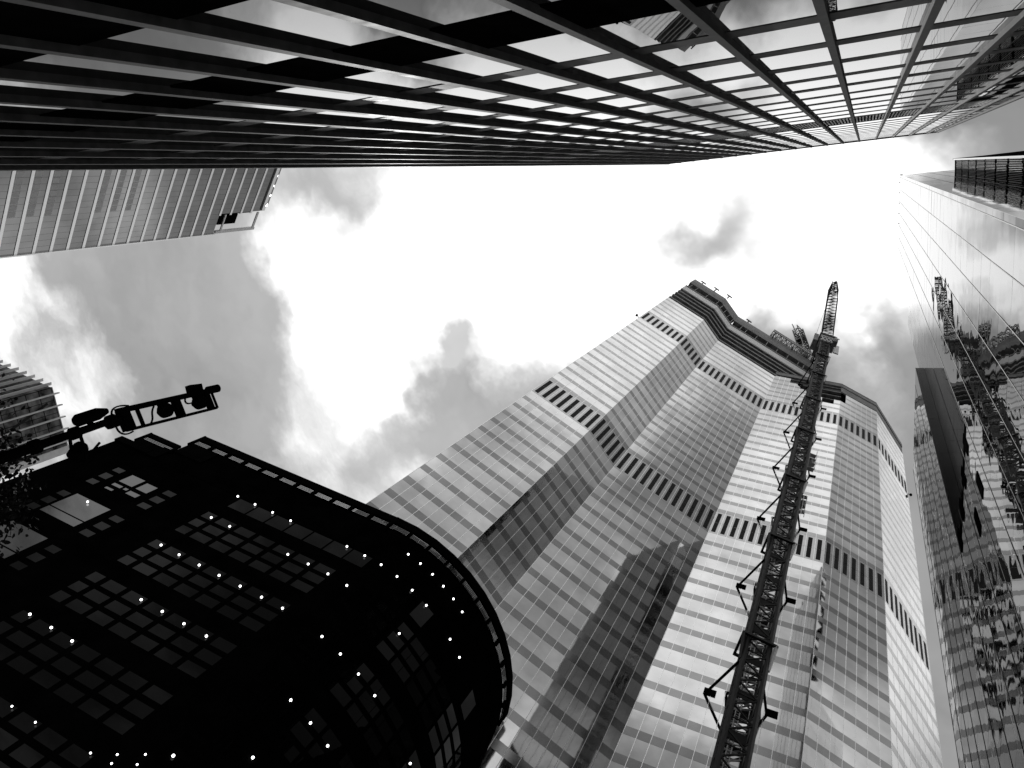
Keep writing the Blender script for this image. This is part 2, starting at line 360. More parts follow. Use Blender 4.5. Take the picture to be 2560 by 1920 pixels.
# lower wing: unglazed storeys and roof edge
for z in (200.9, 204.9, 208.9, 213.0, 216.8):
    ring('wing_slab', LOW, (0,), z, z+.55, -2.4, -.12, 'concrete')
ring('wing_fascia', LOW, (0, 1, 2), 218.6, 221.0, -.5, .12, 'concrete')
ring('wing_fascia', LOW, (1, 2), 214.0, 218.5, -.4, -.06, 'concrete')
ring('edge_channel', LOW, (0, 1, 2), 221.0, 222.2, -.3, .0, 'steel')
ring('wing_beam', LOW, (0,), 214.6, 216.6, -1.2, -.4, 'steel')
for i in (0, 1, 2):
    F_ = Facade(LOW[i], LOW[i+1])
    for j in range(int(F_.len/2.2)):
        s = 1+j*2.2; place('guard_rail_post', 'galv_glint', bar_m(F_.pt(s, 222.2, -.2), F_.pt(s, 223.6, -.2), .08), wT)
for (px, py), hh, dd in (((1592, 788), 59.6/np.linalg.norm(uv(1592, 788)), .9), ((2277, 1237), 75.2/np.linalg.norm(uv(2277, 1237)), .8)):  # aviation lamps on brackets at the tower's edges
    F_ = faces[0] if px < 2000 else faces[5]; u = uv(px, py); 
    c_ = np.array([u[0]*hh, u[1]*hh, hh+EYE]); s_, h_ = (0, hh) if px < 2000 else (F_.len, hh)
    e_ = F_.pt(s_, h_, 0)
    lb = place('lamp_bracket', 'steel', bar_m(e_, c_, .12), wT); al = lathe('aviation_lamp', c_-np.array([0, 0, .4]), (0, 0, 1), [(0, .15), (.2, .3), (.6, .3), (.8, .15)], 'soot', wT, 10); under(al, lb)

# ------------------------------------------------------------------ tower crane tied to the glass tower
F4 = faces[3]
mc = pol(41.1, 53.7); MW = 2.55
wC = thing('tower_crane', 'slender black lattice tower crane braced to the glass tower, its steep jib raised', 'crane', (mc[0], mc[1], 0))
ang = math.radians(41.1+9); fx = np.array([math.cos(ang), math.sin(ang)]); rx_ = np.array([fx[1], -fx[0]])   # away from viewer, to the right
def mp(a, b, h): p = mc + rx_*a*MW/2 + fx*b*MW/2; return np.array([p[0], p[1], h+EYE])
M_TOP = 252.
for a in (-1, 1):
    for b in (-1, 1): place('mast_chord', 'steel', bar_m(mp(a, b, -EYE), mp(a, b, M_TOP), .40 if b < 0 else .28), wC)
bay = 1.95; nb = int((M_TOP-20)/bay); front, rest, bright = [], [], []
for i in range(nb):
    z0, z1 = 20+i*bay, 20+(i+1)*bay; e = 1 if i % 2 else -1
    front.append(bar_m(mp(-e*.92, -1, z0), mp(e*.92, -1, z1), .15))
    bright.append(bar_m(mp(-.9, .98, z0+.2), mp(.9, .98, z1-.2) if i % 2 == 0 else mp(.9, .98, z0+.4), .16))  # pale instead of dark steel: skylight glints put into the brace colour
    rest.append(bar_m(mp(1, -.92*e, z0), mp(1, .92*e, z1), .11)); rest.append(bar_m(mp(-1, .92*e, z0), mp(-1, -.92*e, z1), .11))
    if i % 2 == 0:
        for (a, b), (c, dd) in (((-1, -1), (1, -1)), ((1, -1), (1, 1)), ((1, 1), (-1, 1)), ((-1, 1), (-1, -1))): rest.append(bar_m(mp(a, b, z0), mp(c, dd, z0), .12))
pieces('brace', 'steel', front, wC, 150); pieces('rear_brace', 'galv_glint', bright, wC, 150); joined('side_lacing', 'steel', rest, wC)
lad = []
for s in (-.35, -.02): lad.append(bar_m(mp(s, .55, 10), mp(s, .55, M_TOP), .07))
for i in range(560): z = 12+i*.38; lad.append(bar_m(mp(-.35, .55, z), mp(-.02, .55, z), .05))
joined('ladder', 'galv_glint', lad, wC)
for i in range(33):
    z = 34+i*6.5; place('rest_platform', 'steel', bar_m(mp(-.85, .35, z), mp(.85, .35, z), .07, 1.35), wC)
for hc in (81.0, 107.6, 131.9, 158.6, 182.5, 206.4, 228.1):
    col = place('collar', 'steel', bar_m(mp(-1.5, -1.22, hc), mp(1.5, -1.22, hc), .34), wC)
    for a, b, c, dd in ((1.5, -1.3, 1.5, 1.4), (-1.5, 1.3, 1.5, 1.3), (-1.5, -1.3, -1.5, 1.4)): place('collar', 'steel', bar_m(mp(a, b, hc), mp(c, dd, hc), .3), wC)
    for s in (-1, 1):
        under(place('collar_bracket', 'galv_glint' if s > 0 else 'steel', bar_m(mp(1.45*s, -1.2, hc), mp(1.18*s, -.9, hc-4.5), .34), wC), col)
for i, ht in enumerate((75.9, 100.6, 124.0, 148.4, 171.0, 194.5, 212.5)):
    hm = ht+3.6 if i < 6 else 206
    for s, s_w in ((-1, 6.55), (1, 13.25)):
        if i == 6 and s > 0: continue
        w_ = F4.pt(s_w, ht, .05); place('tie_bar', 'soot', bar_m(mp(1.2*s, -.6 if s < 0 else .3, ht+.6 if i < 6 else ht+13), w_, .25), wC)
        place('anchor_plate', 'soot', F4.box(s_w-.2, s_w+1.15, ht-.1, ht+1.1, .002, .06), wC)
# hoist cage hanging on the mast side
for z in (141, 143.4, 145.8, 148.2): place('hoist_landing', 'galv_glint', bar_m(mp(1.2, -.5, z), mp(2.2, -.5, z), .8, .06), wC)
for a in (1.25, 2.2): place('hoist_rail', 'galv_glint', bar_m(mp(a, -.9, 140), mp(a, -.9, 150), .08), wC)
place('hoist_box', 'louvre', bar_m(mp(1.75, -.4, 143.5), mp(1.75, -.4, 145.6), .8), wC)
# slewing head, machinery deck, counterweight, cab
def mbox(name, a0, a1, b0, b1, h0, h1, m):
    p = mc + rx_*(a0+a1)/2 + fx*(b0+b1)/2
    return place(name, m, Matrix(((rx_[0]*(a1-a0), fx[0]*(b1-b0), 0, p[0]), (rx_[1]*(a1-a0), fx[1]*(b1-b0), 0, p[1]), (0, 0, h1-h0, (h0+h1)/2+EYE), (0, 0, 0, 1))), wC)
mbox('slewing_ring', -1.9, 1.9, -1.9, 1.9, 252.0, 253.4, 'crane_white')
for e in (-1, 1):
    for k in range(3):
        place('head_lacing', 'crane_white', bar_m(mp(-1.3+k*.9, -1.35, 246.5 if e > 0 else 252.0), mp(-1.3+(k+1)*.9, -1.35, 252.0 if e > 0 else 246.5), .22), wC)
place('head_frame', 'crane_white', bar_m(mp(-1.5, -1.36, 246.3), mp(1.5, -1.36, 246.3), .35), wC)
mbox('machinery_deck', -2.3, 2.4, -2.4, 5.5, 253.4, 254.3, 'louvre')
mbox('counterweight', -3.7, -2.35, -1.0, 2.4, 247.5, 256.5, 'concrete')
mbox('winch_house', 1.9, 2.9, -2.0, 2.0, 249.5, 256.0, 'louvre')
cabin = mbox('cab', 1.7, 3.0, -3.2, -1.4, 243.5, 247.3, 'louvre')
under(place('cab_window', 'dark_glass', bar_m(mp(1.5, -2.85, 245.5), mp(2.55, -2.85, 245.5), .06, 1.6), wC), cabin)
mbox('side_platform', 2.6, 4.2, -.6, -.3, 240.0, 250.5, 'galv_glint')
def lattice(parent, a, b, w0, w1, n, m, thick=.16, prefix='jib', taper_end=.75):
    a, b = Vector(a), Vector(b); q = (b-a).to_track_quat('Z', 'Y'); L = (b-a).length
    def pt(t, sx, sy):
        w = w0 if t < taper_end else w0+(w1-w0)*(t-taper_end)/(1-taper_end)
        return a + (b-a)*t + q @ Vector((sx*w/2, sy*w/2, 0))
    for sx in (-1, 1):
        for sy in (-1, 1):
            for t0, t1 in ((0, taper_end), (taper_end, 1)): place(prefix+'_chord', m, bar_m(pt(t0, sx, sy), pt(t1, sx, sy), thick), parent)
    ms = []
    for i in range(n):
        t0, t1 = i/n, (i+1)/n; e = 1 if i % 2 else -1
        for s in (-1, 1):
            ms.append(bar_m(pt(t0, -e, s), pt(t1, e, s), thick*.6)); ms.append(bar_m(pt(t0, s, -e), pt(t1, s, e), thick*.6))
            ms.append(bar_m(pt(t0, -1, s), pt(t0, 1, s), thick*.7)); ms.append(bar_m(pt(t0, s, -1), pt(t0, s, 1), thick*.7))
    pieces(prefix+'_lacing', m, ms, parent, 200)
ub = uv(2068, 838); ut = uv(2087, 708)
jb = np.array([ub[0]*257, ub[1]*257, 257+EYE]); jt = np.array([ut[0]*308, ut[1]*308, 308+EYE])
lattice(wC, jb, jt, 3.3, 1.4, 34, 'steel', .22)
place('jib_head', 'steel', bar_m(jt, jt+np.array([.3, -.3, 2.2]), 1.1, .5), wC)
for s in (-1, 1): place('pendant_rope', 'steel', bar_m(jb+np.array([2.6*s*.5, 3.2, 4.0]), jt+np.array([.4*s, 0, -4]), .09), wC)

# second crane and a gantry showing above the crown
wD = thing('rooftop_crane', 'small dark lattice crane rising behind the crown of the glass tower', 'crane', (*(uv(2012, 880)*262), 250))
d0 = np.array([*(uv(2014, 884)*262), 262+EYE]); d1 = np.array([*(uv(1994, 824)*286), 286+EYE])
place('pedestal', 'steel', bar_m((d0[0]+4, d0[1]+4, 246+EYE), (d0[0], d0[1], d0[2]+.5), 1.6), wD)
lattice(wD, d0, d1, 2.4, 2.4, 9, 'steel', .28)
dm = d0*.45+d1*.55; place('winch_box', 'steel', bar_m(dm-np.array([0, 0, 2.5]), dm+np.array([0, 0, 2.5]), 2.1), wD)
for s in (0, 1): place('side_rail', 'louvre', bar_m(d0*.3+d1*.7+np.array([-2.6+s*.6, .4, 0]), d1+np.array([-2.8+s*.6, .4, -1]), .2), wD)
wG = thing('roof_gantry', 'pale lattice gantry lying along the top of the tower crown', 'gantry', (*(uv(1980, 868)*257), 250))
g0 = np.array([*(uv(1930, 833)*258.5), 258.5+EYE]); g1 = np.array([*(uv(2036, 900)*258.5), 258.5+EYE])
lattice(wG, g0, g1, 2.2, 2.2, 16, 'fin', .3, 'gantry', 1.0-1e-6)
for t in (.05, .5, .95):
    g = g0*(1-t)+g1*t; place('gantry_leg', 'steel', bar_m(g, g-np.array([0, 0, 4.6]), .3), wG)

# ------------------------------------------------------------------ mirrored tower at the right
Rc = pol(-34.75, 7.47); rt = np.array([.872, .4894]); rt /= np.linalg.norm(rt); rn = np.array([-rt[1], rt[0]])
FR = Facade(Rc, Rc+rt*41)
wR = thing('mirror_tower', 'tall mirror-glass tower reflecting the crane and the banded tower, with a dark recess high up', 'skyscraper', (Rc[0]+12, Rc[1], 0))
RH = 192.
rp = lambda t, q: Rc + rt*t - rn*q
prism('core', [rp(.1, .12), rp(15.6, .12), rp(15.6, 2.35), rp(33, 2.35), rp(33, 24), rp(.1, 24)], -EYE, RH-.5, 'core', wR)
prism('core', [rp(15.5, .12), rp(25.75, .12), rp(25.75, 2.4), rp(15.5, 2.4)], -EYE, 63.4, 'core', wR)
prism('core', [rp(25.8, .12), rp(40.9, .12), rp(40.9, 20), rp(25.8, 20)], -EYE, 120.2, 'core', wR)
ft = [0, .47] + [.47+2.53*i for i in range(1, 7)]; ft[-1] = 15.65
fh = [3.9*i-1.6 for i in range(0, 50) if 3.9*i-1.6 < RH]+[RH]
mir, jn = [], []
for a, b in zip(ft, ft[1:]):
    for z0, z1 in zip(fh, fh[1:]): mir.append(FR.box(a+.012, b-.012, z0+.012, z1-.012, -.04, 0, .0014))
pod = [15.65, 18.18, 20.7, 23.2, 25.72]
for a, b in zip(pod, pod[1:]):
    for z0, z1 in zip(fh, fh[1:]):
        if z1 < 63.6: mir.append(FR.box(a+.012, b-.012, z0+.012, z1-.012, -.04, 0, .0014))
blk = [25.72+2.546*i for i in range(7)]
for a, b in zip(blk, blk[1:]):
    for z0, z1 in zip(fh, fh[1:]):
        if z0 > 120: break
        mir.append(FR.box(a+.012, b-.012, z0+.012, min(z1, 120.6)-.012, -.04, 0, .0014))
pieces('mirror_panel', 'mirror', mir, wR)
for t in ft[1:]+pod[1:]+blk[1:]:
    top = RH if t < 15.7 else (63.5 if t < 25.6 else 120.6)
    place('vertical_joint', 'joint', FR.box(t-.03, t+.03, -EYE, top, -.03, .02), wR)
FQ = Facade(rp(15.65, 2.2), rp(33, 2.2)); rec = []
for i in range(7):
    for z0, z1 in zip(fh[15:], fh[16:]): rec.append(FQ.box(i*2.47+.012, (i+1)*2.47-.012, z0+.012, z1-.012, -.04, 0, .001))
pieces('recess_panel', 'mirror', rec, wR, 120)
FS = Facade(rp(25.72, 2.19), rp(25.72, 0), toward=Rc)                       # dark return of the lower block
ret = []
for j in range(2):
    for z0, z1 in zip(fh[16:], fh[17:]):
        if z0 > 120: break
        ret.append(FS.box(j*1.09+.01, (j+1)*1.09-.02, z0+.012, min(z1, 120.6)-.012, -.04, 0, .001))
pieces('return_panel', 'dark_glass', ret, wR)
FE = Facade(rp(15.65, 2.2), rp(15.65, 0), toward=rp(30, 1))
place('end_panel', 'pale_glass', FE.box(0, 2.18, 63.6, RH-.2, -.04, .0), wR)
F2 = Facade(Rc, Rc-rn*24, toward=A0+FA.t*4)                                 # side wall facing the dark office tower
side = []
for i in range(9):
    for z0, z1 in zip(fh, fh[1:]): side.append(F2.box(i*2.6+.012, i*2.6+2.588, z0+.012, z1-.012, -.04, 0, .001))
pieces('side_panel', 'vision', side, wR, 120)
for i in range(1, 9): place('vertical_joint', 'joint', F2.box(i*2.6-.03, i*2.6+.03, -EYE, RH, -.03, .015), wR)
place('parapet_rail', 'fin', FR.box(-.1, 15.7, RH, RH+.5, -.6, -.05), wR)
ends = []
for F_, top in ((Facade(rp(41, 0), rp(41, 20), toward=rp(60, 5)), 120.6), (Facade(rp(33, 2.3), rp(33, 24), toward=rp(60, 5)), RH), (Facade(rp(41, 20), rp(25.8, 20), toward=rp(30, 60)), 120.6), (Facade(rp(33, 24), rp(0, 24), toward=rp(15, 60)), RH)):
    n = int(F_.len/2.5); w = F_.len/n
    for i in range(n):
        for z0, z1 in zip(fh, fh[1:]):
            if z0 < top-1: ends.append(F_.box(i*w+.012, (i+1)*w-.012, z0+.012, min(z1, top)-.012, -.05, .0, .001))
joined('rear_panel', 'vision', ends, wR)
for i in range(5): place('parapet_clip', 'joint', FR.box(1.5+i*2.2, 1.62+i*2.2, RH-.6, RH+.9, .0, .12), wR)
for x, z in ((16.65, 59.4), (19.28, 59.7), (16.7, 51.6), (21.9, 60.0), (19.3, 51.8), (24.5, 60.3)):
    place('vent_panel', 'soot', FR.box(x, x+.75, z, z+3.0, .004, .05), wR)
# louvred plant wing standing on the side wall
V0, V1 = pol(-46.57, 13.6), pol(-57.33, 13.16)
FV = Facade(V0, V1)
wV = thing('plant_wing', 'black louvred plant wing projecting from the side of the mirror tower, with a glass flank', 'building wing', (*((V0+V1)/2), 0))
vb = -FV.n*14
prism('core', [V0-FV.n*.3, V1-FV.n*.3, V1+vb, V0+vb], -EYE, 147.5, 'core', wV)
bl = []
for i in range(15):
    s = (i+.5)*FV.len/15
    for z0, z1 in ((70, 78), (78.5, 86.6), (87, 95.4), (96, 104), (104.4, 112.6), (113, 121.2), (121.6, 129.8), (130.2, 138.4), (138.8, 147)):
        bl.append(FV.box(s-.012, s+.012, z0+random.uniform(0, .8), z1-random.uniform(0, .8), -.15, -.1))
pieces('louvre_blade', 'louvre', bl, wV, 200)
place('louvre_frame', 'soot', FV.box(-.05, FV.len+.05, -EYE, 150, -.3, -.17), wV)
FW = Facade(V1, V1-rn*14, toward=A0)
place('glass_flank', 't_glass', FW.box(.02, 14, -EYE, 151, -.2, .02), wV)
place('flank_coping', 'joint', FW.box(0, 14, 151, 151.4, -.2, .06), wV)

# ------------------------------------------------------------------ black building with the rounded corner
Ka = np.array([-3.05, 40.08]); Kt = np.array([.7314, -.682]); Kt /= np.linalg.norm(Kt)
FK = Facade(Ka, Ka+Kt); Kn = FK.n
KC, KR = Ka+Kt*9.1-Kn*10.1, 10.1
ANG0 = math.degrees(math.atan2(Kn[1], Kn[0])) % 360                         # angle of the wall's normal where the curve starts
wK = thing('black_building', 'low black building with a rounded corner, small dark windows and rows of round white lamps', 'building', (4, 44, 0))
def arc(an, rad): return KC + rad*np.array([math.cos(math.radians(an)), math.sin(math.radians(an))])
END = ANG0+98
outline = lambda o_: [Ka+Kt*-11.3+Kn*o_] + [arc(ANG0+i*98/28, KR+o_) for i in range(29)]
tail = lambda o_: outline(o_)[-1] + np.array([-math.sin(math.radians(END)), math.cos(math.radians(END))])*22
lft = Ka+Kt*-11.3
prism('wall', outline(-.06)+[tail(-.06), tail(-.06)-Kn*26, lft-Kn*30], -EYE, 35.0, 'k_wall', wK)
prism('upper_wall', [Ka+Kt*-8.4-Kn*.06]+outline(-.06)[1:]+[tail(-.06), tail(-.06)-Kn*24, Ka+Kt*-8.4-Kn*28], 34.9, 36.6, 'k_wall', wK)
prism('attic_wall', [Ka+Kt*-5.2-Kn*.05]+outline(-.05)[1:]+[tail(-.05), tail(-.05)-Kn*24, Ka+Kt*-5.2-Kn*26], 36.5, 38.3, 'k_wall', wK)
def kseg(s):
    """point and local facade for a distance s along the front (straight, then round the corner)"""
    if s <= 9.1: return FK, s
    an = ANG0 + math.degrees((s-9.1)/KR)
    p = arc(an, KR); tt = np.array([-math.sin(math.radians(an)), math.cos(math.radians(an))])
    return Facade(p-tt*.5, p+tt*.5, toward=p*2-KC), .5
def kbox(s0, s1, h0, h1, d0, d1, j=0.):
    F_, sl = kseg((s0+s1)/2); w = s1-s0; return F_.box(sl-w/2, sl+w/2, h0, h1, d0, d1, j)
kp, kl, kr = [], [], []
store = [32.42-3.97*i for i in range(7)]
cols = [(-.32, .42)] + [(.78+1.464*i, 1.92+1.464*i) for i in range(6)]
cw = 1.146
cols += [(9.1+KR*math.radians(a0-ANG0), 9.1+KR*math.radians(a0-ANG0)+1.22) for a0 in [238.3+8.12*i for i in range(9)]]
for ci, (a, b) in enumerate(cols):
    for st in store:
        for r_ in range(3):
            h1 = st-1.0*r_; kp.append(kbox(a, b, h1-.66, h1, -.08, -.045, .006))
for i in range(7): kl.append(kbox(.06+1.464*i, 1.40+1.464*i, 33.62, 34.8, -.08, -.045, .006))
for a0 in (247.9, 255.9, 290.8): kl.append(kbox(9.1+KR*math.radians(a0-ANG0), 9.1+KR*math.radians(a0-ANG0)+1.0, 33.15, 34.65, -.08, -.045, .006))
for st in (32.65, 28.73, 24.72, 20.7):                                      # windows of the flat bay: a big light between columns of small ones
    for a, b in ((-8.2, -7.55), (-3.88, -3.14)):
        for r_, hh in ((0, .5), (.93, .6), (1.93, .5)): kp.append(kbox(a, b, st-r_-hh, st-r_, -.08, -.045, .006))
    if st > 32:
        for a, b, h0, h1 in ((-6.83, -5.73, 31.5, 32.55), (-5.42, -4.52, 31.52, 32.42), (-6.82, -6.1, 30.93, 31.2), (-5.42, -4.6, 30.75, 31.15), (-5.9, -5.62, 30.98, 31.2), (-6.8, -6.2, 30.4, 30.6)): kr.append(kbox(a, b, h0, h1, -.08, -.045, .001))
    else:
        kr.append(kbox(-7.31, -4.54, st-1.52, st+.22, -.08, -.045, .001)); kr.append(kbox(-7.31, -4.54, st-2.22, st-1.62, -.08, -.045, .001))
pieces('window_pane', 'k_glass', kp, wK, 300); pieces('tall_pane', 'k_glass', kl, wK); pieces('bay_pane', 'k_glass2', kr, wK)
# slatted roof screen
def screen(s0, s1, h0, h1, fas, wedge):
    n = max(1, int((s1-s0)/1.46)); w = (s1-s0)/n; ms, ps = [], []
    for i in range(n):
        a, b = s0+i*w, s0+(i+1)*w
        place('roof_fascia', 'soot', kbox(a-.02, b+.02, h1-fas, h1, -.04, .12+random.uniform(0, .004)), wK)
        for j in range(5):
            z = h0+(h1-fas-h0)*(j+.5)/5.2; ms.append(kbox(a, b, z-.3*(h1-fas-h0)/5.2, z+.3*(h1-fas-h0)/5.2, .0, .012))
        ps.append(kbox(b-.1, b+.1, h0, h1-fas, -.1, .1))
    pieces('screen_slat', 'soot', ms, wK); pieces('screen_post', 'soot', ps, wK)
    place('screen_edge', 'soot', kbox(s0-.06, s0+.06, h0-.4, h1+.02, -.05, .14), wK)
screen(-7.46, 9.0, 38.2, 39.45, .66, 1); screen(9.05, 9.05+KR*math.radians(94), 38.2, 39.45, .66, 0)
screen(-10.31, -7.55, 36.2, 37.25, .4, 1)
place('roof_fascia', 'soot', kbox(-11.32, -8.4, 35.0, 35.62, -.3, .1), wK)
place('screen_panel', 'soot', kbox(-10.3, -7.6, 35.0, 36.3, -.3, .05), wK); place('screen_panel', 'soot', kbox(-7.4, -5.0, 36.5, 38.2, -.3, .05), wK)
place('roof_spike', 'soot', bar_m(FK.pt(-10.9, 33.0, .1), FK.pt(-10.9, 33.5, .5), .12), wK)
# round lamps
c3 = lambda x, y: (500+x*.25316, 1080+y*.25316); c1 = lambda x, y: (x*.31646, 1080+y*.31646); c5 = lambda x, y: (900+x*.3014, 1200+y*.3014); c4 = lambda x, y: (700+x*.2773, 1460+y*.2773)
LP = [c3(*p) for p in ((373, 643), (543, 722), (716, 802), (894, 884), (1450, 1138), (1625, 1228), (111, 853), (293, 940), (866, 1217), (1067, 1312), (1262, 1410), (1447, 1523), (188, 1425), (396, 1531), (607, 1640), (1786, 1318))]
LP += [c1(*p) for p in ((1272, 900), (1415, 977), (1573, 1058), (1115, 1332), (1282, 1425), (1453, 1522), (1630, 1620), (692, 558), (237, 1448), (405, 1553))]
LP += [c5(*p) for p in ((398, 622), (498, 698), (598, 787), (687, 885), (770, 990), (842, 1097), (304, 806), (429, 919), (545, 1044), (321, 1278), (741, 1323), (818, 1473))]
LP += [c4(*p) for p in ((600, 20), (22, 227), (375, 480), (540, 637), (702, 817), (848, 1010), (92, 1053), (269, 1258), (423, 1463), (1165, 1618))]
LP += [(x*.31646, 1500+y*.31646) for x, y in ((570, 332), (95, 848), (280, 975), (715, 1218), (925, 1229), (1147, 1228), (1367, 1237), (880, 1300), (1082, 1308), (1993, 1250))]
lamp_me = None
for px, py in LP:
    s_, h_ = FK.hit(px, py); F_ = FK
    if s_ > 9.1:
        u = uv(px, py); a_, b_, c_ = u @ u, -2*u @ KC, KC @ KC-KR**2; D = b_*b_-4*a_*c_
        if D < 0: continue
        h_ = (-b_-D**.5)/(2*a_); q = u*h_; an = math.atan2(*(q-KC)[::-1]); s_ = 9.1+KR*((an-math.radians(ANG0)) % (2*math.pi)); F_, sl = kseg(s_)
    else: sl = s_
    rad = .064 if h_ > 18 else .042
    p = F_.pt(sl, h_, .06)
    if lamp_me is None:
        o = lathe('lamp', (0, 0, 0), (0, 0, 1), [(-1, .25), (-.75, .72), (-.25, .98), (.25, .98), (.75, .72), (1, .25)], 'lamp', None, 12); lamp_me = o.data
    else: o = bpy.data.objects.new('lamp', lamp_me); C.objects.link(o)
    o.parent = wK; o.location = Vector(p)-wK.location; o.scale = (rad,)*3

# ------------------------------------------------------------------ far tower with white floor bands (upper left)
T0 = pol(118.83, 157.); Td = np.array([-.4067, -.9135]); FT = Facade(T0, T0+Td*40)
wF = thing('banded_tower', 'far grey glass tower with thin white floor bands and a white roof frame', 'skyscraper', (*(T0+Td*15-FT.n*10), 0))
prism('core', [T0-FT.n*.3+Td*.1, T0+Td*40-FT.n*.3, T0+Td*40-FT.n*30, T0-FT.n*30+Td*.1], -EYE, 157.0, 'core', wF)
prism('core', [T0-FT.n*.3+Td*5.5, T0+Td*40-FT.n*.3, T0+Td*40-FT.n*30, T0-FT.n*30+Td*5.5], 156.9, 170.0, 'core', wF)
tp, tb = [], []
lit = (-15, -14, -13, -10, -9, -8)
for j in range(-40, 5):
    z = 158.1+3.87*j
    s0 = 0 if j < 0 else (5.5 if j < 4 else 6.5)
    place('floor_band', 'band', FT.box(s0, 40, z-.45, z+.25, -.1, .1), wF)
    if j == 4: break
    for c in range(27):
        a, b = c*1.48, (c+1)*1.48
        if a < s0-.2: continue
        tp.append(FT.box(max(a, s0)+.02, b-.02, z+.26, z+3.66, -.1, -.02, .001))
        if j in lit and a > .5 and c < 20 and (j, c) not in ((-21, 7),): tb.append(FT.box(a+.12, b-.12, z+.5, z+2.0, -.015, .01))
pieces('window_pane', 't_glass', tp, wF); pieces('window_blind', 'blind', [b for b in tb if (np.array(b.translation)[:2]-T0) @ Td > 8.4], wF)
place('corner_post', 'band', FT.box(-.22, .06, -EYE, 158.2, -.3, .35), wF)
place('roof_beam', 'band', FT.box(6.2, 40, 173.2, 174.4, -.6, .4), wF); place('roof_beam', 'band', FT.box(6.2, 40, 177.6, 178.1, -2.6, -2.0), wF)
for i in range(9): place('roof_rib', 'band', bar_m(FT.pt(6.6+i*3.1, 174, .2), FT.pt(6.6+i*3.1, 177.8, -2.2), .5), wF)
for i in range(8): place('roof_glass', 't_glass', FT.box(7.0+i*3.1, 9.3+i*3.1, 174.4, 177.6, -1.6, -1.5), wF)
place('terrace_rail', 'white', FT.box(.2, 5.6, 172.2, 172.9, -.2, .1), wF); place('terrace_rail', 'white', FT.box(.2, 5.6, 160.0, 160.5, -.2, .1), wF)
place('terrace_post', 'white', FT.box(.1, .8, 158.3, 173, -.3, .3), wF)
place('terrace_box', 'soot', FT.box(2.5, 5.4, 158.4, 165, -1.0, -.2), wF)

# ------------------------------------------------------------------ far glazed block with white fins (lower left)
L0 = np.array([-29.4, 86.8])*2; L1 = np.array([-22.4, 90.4])*2; L2 = np.array([-36.3, 92.8])*2 + np.array([-12., 11.])
LH = 120.
wL = thing('finned_block', 'far glazed office block with white vertical fins, half hidden by leaves', 'office block', (*(L0+np.array([0, 14])), 0))
FLa, FLb = Facade(L0, L1), Facade(L0, L2)
prism('core', [L0+np.array([.0, 2.5]), L1+np.array([-.5, 2.2]), L1+np.array([-8, 20]), L2+np.array([6, 20.]), L2+np.array([1., 2])], -EYE, LH-1.5, 'core', wL)
lp, lf = [], []
for F_, n in ((FLa, 10), (FLb, 22)):
    w = F_.len/n
    for c in range(n):
        for k in range(26):
            z = LH-3.3-k*3.3
            lp.append(F_.box(c*w+.06, (c+1)*w-.06, z+.08, z+3.22, -.1, -.04, .002))
    for k in range(27): place('floor_rail', 'soot', F_.box(0, F_.len, LH-.05-k*3.3, LH+.06-k*3.3, -.12, .0), wL)
    for c in range(n+1): place('glazing_bar', 'soot', F_.box(c*w-.05, c*w+.05, LH-86, LH, -.1, .005+.002*(c % 2)), wL)
for i in range(5):
    s = 1.6+i*3.0; place('white_fin', 'white', FLa.box(s-.16, s+.16, LH-80, LH+1.2, .05, .9), wL)
place('white_fin', 'white', FLa.box(FLa.len-.9, FLa.len+.8, LH-80, LH+.6, .03, .6), wL)
for i in range(10):
    s = 1.2+i*2.9; place('white_fin', 'white', FLb.box(s-.07, s+.07, LH-80, LH+1.0, .05, .8), wL)
pieces('window_pane', 'l_glass', lp, wL, 250)
for i in range(4): place('wind_brace', 'steel', bar_m(FLa.pt(3.5+(i % 2)*4.5, LH-2-i*13, .02), FLa.pt(8-(i % 2)*4.5, LH-15-i*13, .02), .5), wL)
place('roof_deck', 'concrete', FLa.box(-.05, FLa.len, LH+.1, LH+.5, -3, -.2), wL)

# ------------------------------------------------------------------ street floodlight mast
mb = pol(104.88, 11.4)
wM = thing('floodlight_mast', 'black street lighting mast carrying floodlights and a caged lamp rack', 'lamp post', (mb[0], mb[1], 0))
zt = lambda px, py: 11.4/np.linalg.norm(uv(px, py))
X3, Y3 = np.array([mb[0], mb[1], 0]), np.array([0, 0, 1.])
# axes across the mast: e1 runs across the view, e2 away from the viewer
e2 = np.array([mb[0], mb[1], 0])/11.4; e1 = np.cross(e2, Y3)
H = lambda h, a=0., b=0.: X3 + Y3*(h+EYE) + e1*a + e2*b
tube('pole', H(-EYE), H(6.9), .1, .078, 'soot', wM, 16); tube('upper_pole', H(6.9), H(8.4), .066, .056, 'soot', wM, 16)
tube('base_sleeve', H(-EYE), H(-.4), .15, .14, 'soot', wM, 16)
for z, r_ in ((6.9, .11), (7.55, .1), (8.2, .1)): lathe('clamp_ring', H(z-.06), (0, 0, 1), [(0, r_), (.12, r_)], 'soot', wM, 14)
def flood(z, a, tilt, size):
    c = H(z, a); ax = (e1*math.copysign(1, a)*math.cos(tilt)+Y3*math.sin(tilt))
    o = lathe('floodlight', c-ax*size*.7, ax, [(0, size*.45), (size*.25, size*.62), (size*.85, size*.74), (size*1.3, size*.8), (size*1.42, size*.7)], 'soot', wM, 18)
    for y_ in (place('yoke', 'soot', bar_m(H(z+.12, a*.12), c+Y3*.1, .05, .03), wM), place('yoke', 'soot', bar_m(H(z-.05, a*.12), c-Y3*.12, .05, .03), wM)): under(y_, o)
    return o
flood(7.5, .28, -.85, .18)
o = lathe('spotlight', H(7.62, -.17), (0, 0, 1), [(0, .07), (.05, .1), (.4, .1), (.5, .07), (.58, .045)], 'soot', wM, 16)
